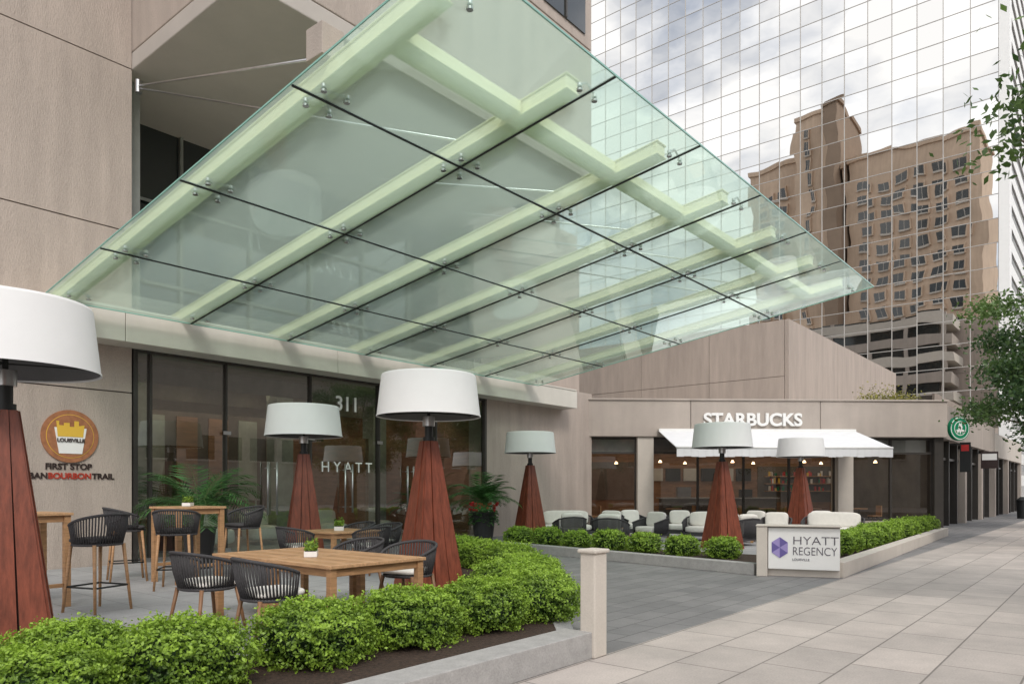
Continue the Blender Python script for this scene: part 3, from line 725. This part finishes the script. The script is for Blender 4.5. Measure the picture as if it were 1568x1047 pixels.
# ------------------------------------------------------------------ palms
PLEAFS=mat('palm_stem',(.08,.14,.04),.6)
def palm(name,loc,potr,poth,fl,nf,flowers=False):
    w=MB(); w.frus(0,0,0,poth,potr*.72,potr,POT,28); w.frus(0,0,poth,poth+.03,potr*1.06,potr*1.06,POT,28); w.frus(0,0,poth+.03,poth+.035,potr*.98,potr*.98,MULCH,28)
    for k in range(6):
        t=k; w.tube([(.05*math.cos(t),.05*math.sin(t),poth),(.1*math.cos(t),.1*math.sin(t),poth+.5)],.02,PLEAFS,5)
    V=[];F=[];T=[]
    def lf(a,b,wd,side,tn):
        i=len(V); V.extend([a,(a+b)/2+side*wd,b,(a+b)/2-side*wd]); F.append([i,i+1,i+2,i+3]); T.extend([tn]*4)
    for k in range(nf):
        az=random.random()*6.28; L=fl*random.uniform(.7,1.1); up=random.uniform(.5,1.35)
        d=Vector((math.cos(az),math.sin(az),0)); p=Vector((0,0,poth+.25)); st=[]
        n=22; v=d*math.cos(up)+Vector((0,0,math.sin(up)))
        for i in range(n):
            st.append(p.copy()); p=p+v*(L/n); v=(v+Vector((0,0,-.055-.03*i/n*2))).normalized()
        w.tube(st,[.009*(1-.7*i/n) for i in range(n)],PLEAFS,4)
        for i in range(4,n):
            tt=(st[i]-st[i-1]).normalized(); sd=tt.cross(Vector((0,0,1))).normalized()
            ll=.30*L*math.sin(math.pi*min(1,(i-2)/(n-1)))**.7+.05
            for s in(-1,1):
                tip=st[i]+(sd*s*.8+tt*.55+Vector((0,0,-.18+random.uniform(-.15,.1)))).normalized()*ll
                lf(st[i],tip,.016,tt,random.uniform(.2,.95))
    if flowers:
        for k in range(900):
            a=random.random()*6.28; r=potr*1.25*random.random()**.5; c=Vector((r*math.cos(a),r*math.sin(a),poth+.02+random.random()*.35-.25*(r/potr)**2))
            u=Vector(np.random.randn(3)).normalized(); lf(c-u*.045,c+u*.045,.025,u.orthogonal().normalized(),random.random())
        for k in range(34):
            a=random.random()*6.28; r=potr*1.25*random.uniform(.5,1); w.sup(r*math.cos(a),r*math.sin(a),poth+.08+random.random()*.25,.045,.045,.04,RED,e=1)
    me=D.meshes.new(name); b0=len(V); V+=w.v; F+=[[b0+i for i in f] for f in w.f]; mi=[0]*(len(F)-len(w.f))+[1+m for m in w.m]
    me.from_pydata([tuple(v) for v in V],[],F); me.materials.append(PLEAF)
    for m in w.mats: me.materials.append(m)
    me.polygons.foreach_set('material_index',mi)
    T+= [0.5]*len(w.v); at=me.attributes.new('tint','FLOAT','POINT'); at.data.foreach_set('value',T); me.update()
    place(me,name,loc,0)
palm('potted_palm',(7.0,13.5,.004),.30,.75,1.3,38); palm('potted_palm',(16.1,14.4,.0),.36,.8,1.2,42,True)
palm('potted_palm',(16.6,17.6,.012),.3,.5,1.3,18); palm('potted_palm',(8.2,17.4,.012),.3,.5,1.4,18)

# ------------------------------------------------------------------ trees
def tree(name,loc,th,cz,R,nl,ncl,mt=TLEAF,leaf=.06,hz=1.2,spread=.13):
    w=MB(); rs=np.random.RandomState(int(loc[0]*10)%1000)
    w.tube([(0,0,0),(.04,.02,th*.5),(0,.05,th),(.05,0,cz)],[.14,.11,.09,.05],BARK,10)
    cl=[]
    for k in range(ncl):
        d=rs.randn(3); d/=np.linalg.norm(d); r=R*rs.rand()**.4
        c=np.array([d[0]*r,d[1]*r,cz+d[2]*r*hz*.8]); c[2]=max(c[2],th*.95); cl.append(c)
        if k%2==0: w.tube([(0,.04,th+.3*rs.rand()),(c[0]*.5,c[1]*.5,(th+c[2])/2+.15),tuple(c)],[.05,.028,.01],BARK,5)
    Cc=[];Nn=[];T=[]
    for i in range(nl):
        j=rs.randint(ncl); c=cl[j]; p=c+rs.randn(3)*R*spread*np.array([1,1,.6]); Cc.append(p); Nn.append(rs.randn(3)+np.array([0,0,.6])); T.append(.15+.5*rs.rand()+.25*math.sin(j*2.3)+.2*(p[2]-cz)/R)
    place(leaves(name,Cc,Nn,leaf,np.array(T),mt,w,.5),name,loc)
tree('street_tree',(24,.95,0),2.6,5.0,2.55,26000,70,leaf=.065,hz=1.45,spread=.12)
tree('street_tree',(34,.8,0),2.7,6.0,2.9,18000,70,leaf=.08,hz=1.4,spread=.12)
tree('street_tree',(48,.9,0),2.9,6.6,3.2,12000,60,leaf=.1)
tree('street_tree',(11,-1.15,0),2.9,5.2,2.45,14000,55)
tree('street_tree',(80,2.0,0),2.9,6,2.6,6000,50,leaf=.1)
Cc=[];Nn=[]
for i in range(5000):
    f=random.random(); c=Vector((34.3,8.6,4.8)).lerp(Vector((35.3,7.0,4.8)),f); Cc.append((c.x+random.gauss(0,.25),c.y+random.gauss(0,.3),4.8+abs(random.gauss(0,.38)))); Nn.append(np.random.randn(3))
place(leaves('roof_shrubs',Cc,Nn,.05,np.random.rand(5000),YLEAF),'roof_shrubs')

# street furniture far away
w=MB(); w.frus(0,0,0,.25,.13,.09,BLACK,12); w.frus(0,0,.25,3.9,.05,.04,BLACK,12); w.tube([(0,0,3.9),(0,0,4.15)],.06,BLACK,8); w.sup(0,0,4.35,.18,.18,.24,WHITE,e=.9); w.frus(0,0,4.56,4.68,.12,.02,BLACK,12)
LMP=w.mesh('street_lamp'); place(LMP,'street_lamp',(44,3.4,0)); place(LMP,'street_lamp',(70,4.8,0))
w=MB(); w.frus(0,0,0,.9,.26,.30,BLACK,20); w.frus(0,0,.9,.96,.33,.33,BLACK,20); w.frus(0,0,.96,1.12,.30,.12,BLACK,20)
w.obj('trash_can',None,(46,3.9,0))
w=MB(); w.box(-.02,.02,-.18,.2,2.2,3.4,BLACK); w.box(-.025,-.02,-.12,.15,3.05,3.3,RED); w.box(-.02,.02,.2,.55,3.3,3.35,BLACK); w.obj('blade_sign',None,(34.6,4.85,0))
w=MB(); w.box(-.02,.02,-.35,.35,2.5,3.3,TXTD); w.box(-.025,-.02,-.3,.3,2.9,3.2,TXTW); w.box(-.02,.02,.35,.55,3.2,3.25,BLACK); w.obj('blade_sign',None,(41.6,4.85,0))

# ------------------------------------------------------------------ light
sd=Vector((-.45,-.62,.75)).normalized()
el=math.asin(sd.z); rot=math.atan2(sd.x,sd.y)
wd=D.worlds.new('World'); scene.world=wd; wd.use_nodes=True; t=wd.node_tree; t.nodes.clear(); L=t.links.new
o=N(t,'ShaderNodeOutputWorld'); bg=N(t,'ShaderNodeBackground'); L(bg.outputs[0],o.inputs[0]); bg.inputs[1].default_value=.15
sk=N(t,'ShaderNodeTexSky'); sk.sky_type='NISHITA'; sk.sun_disc=False; sk.sun_elevation=el; sk.sun_rotation=rot; sk.dust_density=2; sk.air_density=1
tc=N(t,'ShaderNodeTexCoord'); mp=N(t,'ShaderNodeMapping'); mp.inputs['Scale'].default_value=(1,1,2.2); L(tc.outputs['Generated'],mp.inputs[0])
n=N(t,'ShaderNodeTexNoise'); n.inputs['Scale'].default_value=3.6; n.inputs['Detail'].default_value=9; n.inputs['Roughness'].default_value=.55; L(mp.outputs[0],n.inputs['Vector'])
r=N(t,'ShaderNodeValToRGB'); r.color_ramp.elements[0].position=.38; r.color_ramp.elements[1].position=.58; L(n.outputs['Fac'],r.inputs[0])
r.color_ramp.elements[0].color=(.28,.28,.28,1)
mx=N(t,'ShaderNodeMix',data_type='RGBA'); L(r.outputs[0],mx.inputs['Factor']); L(sk.outputs[0],mx.inputs['A']); mx.inputs['B'].default_value=(10.8,10.8,10.9,1)
L(mx.outputs['Result'],bg.inputs[0])
ld=D.lights.new('sun','SUN'); ld.energy=1.5; ld.angle=math.radians(14); ld.color=(1,.95,.88)
lo=D.objects.new('sun',ld); scene.collection.objects.link(lo); lo.rotation_euler=sd.to_track_quat('Z','Y').to_euler()
scene.view_settings.view_transform='Standard'; scene.view_settings.look='None'; scene.view_settings.exposure=0

# ------------------------------------------------------------------ camera
cd=D.cameras.new('camera'); cam=D.objects.new('camera',cd); scene.collection.objects.link(cam)
cd.lens=25.9; cd.sensor_width=36; cd.shift_y=.1438; cd.clip_end=3000; cd.clip_start=.05
cam.location=(0,0,1.5); cam.rotation_euler=(math.pi/2,0,-math.atan2(.770,.637)); scene.camera=cam
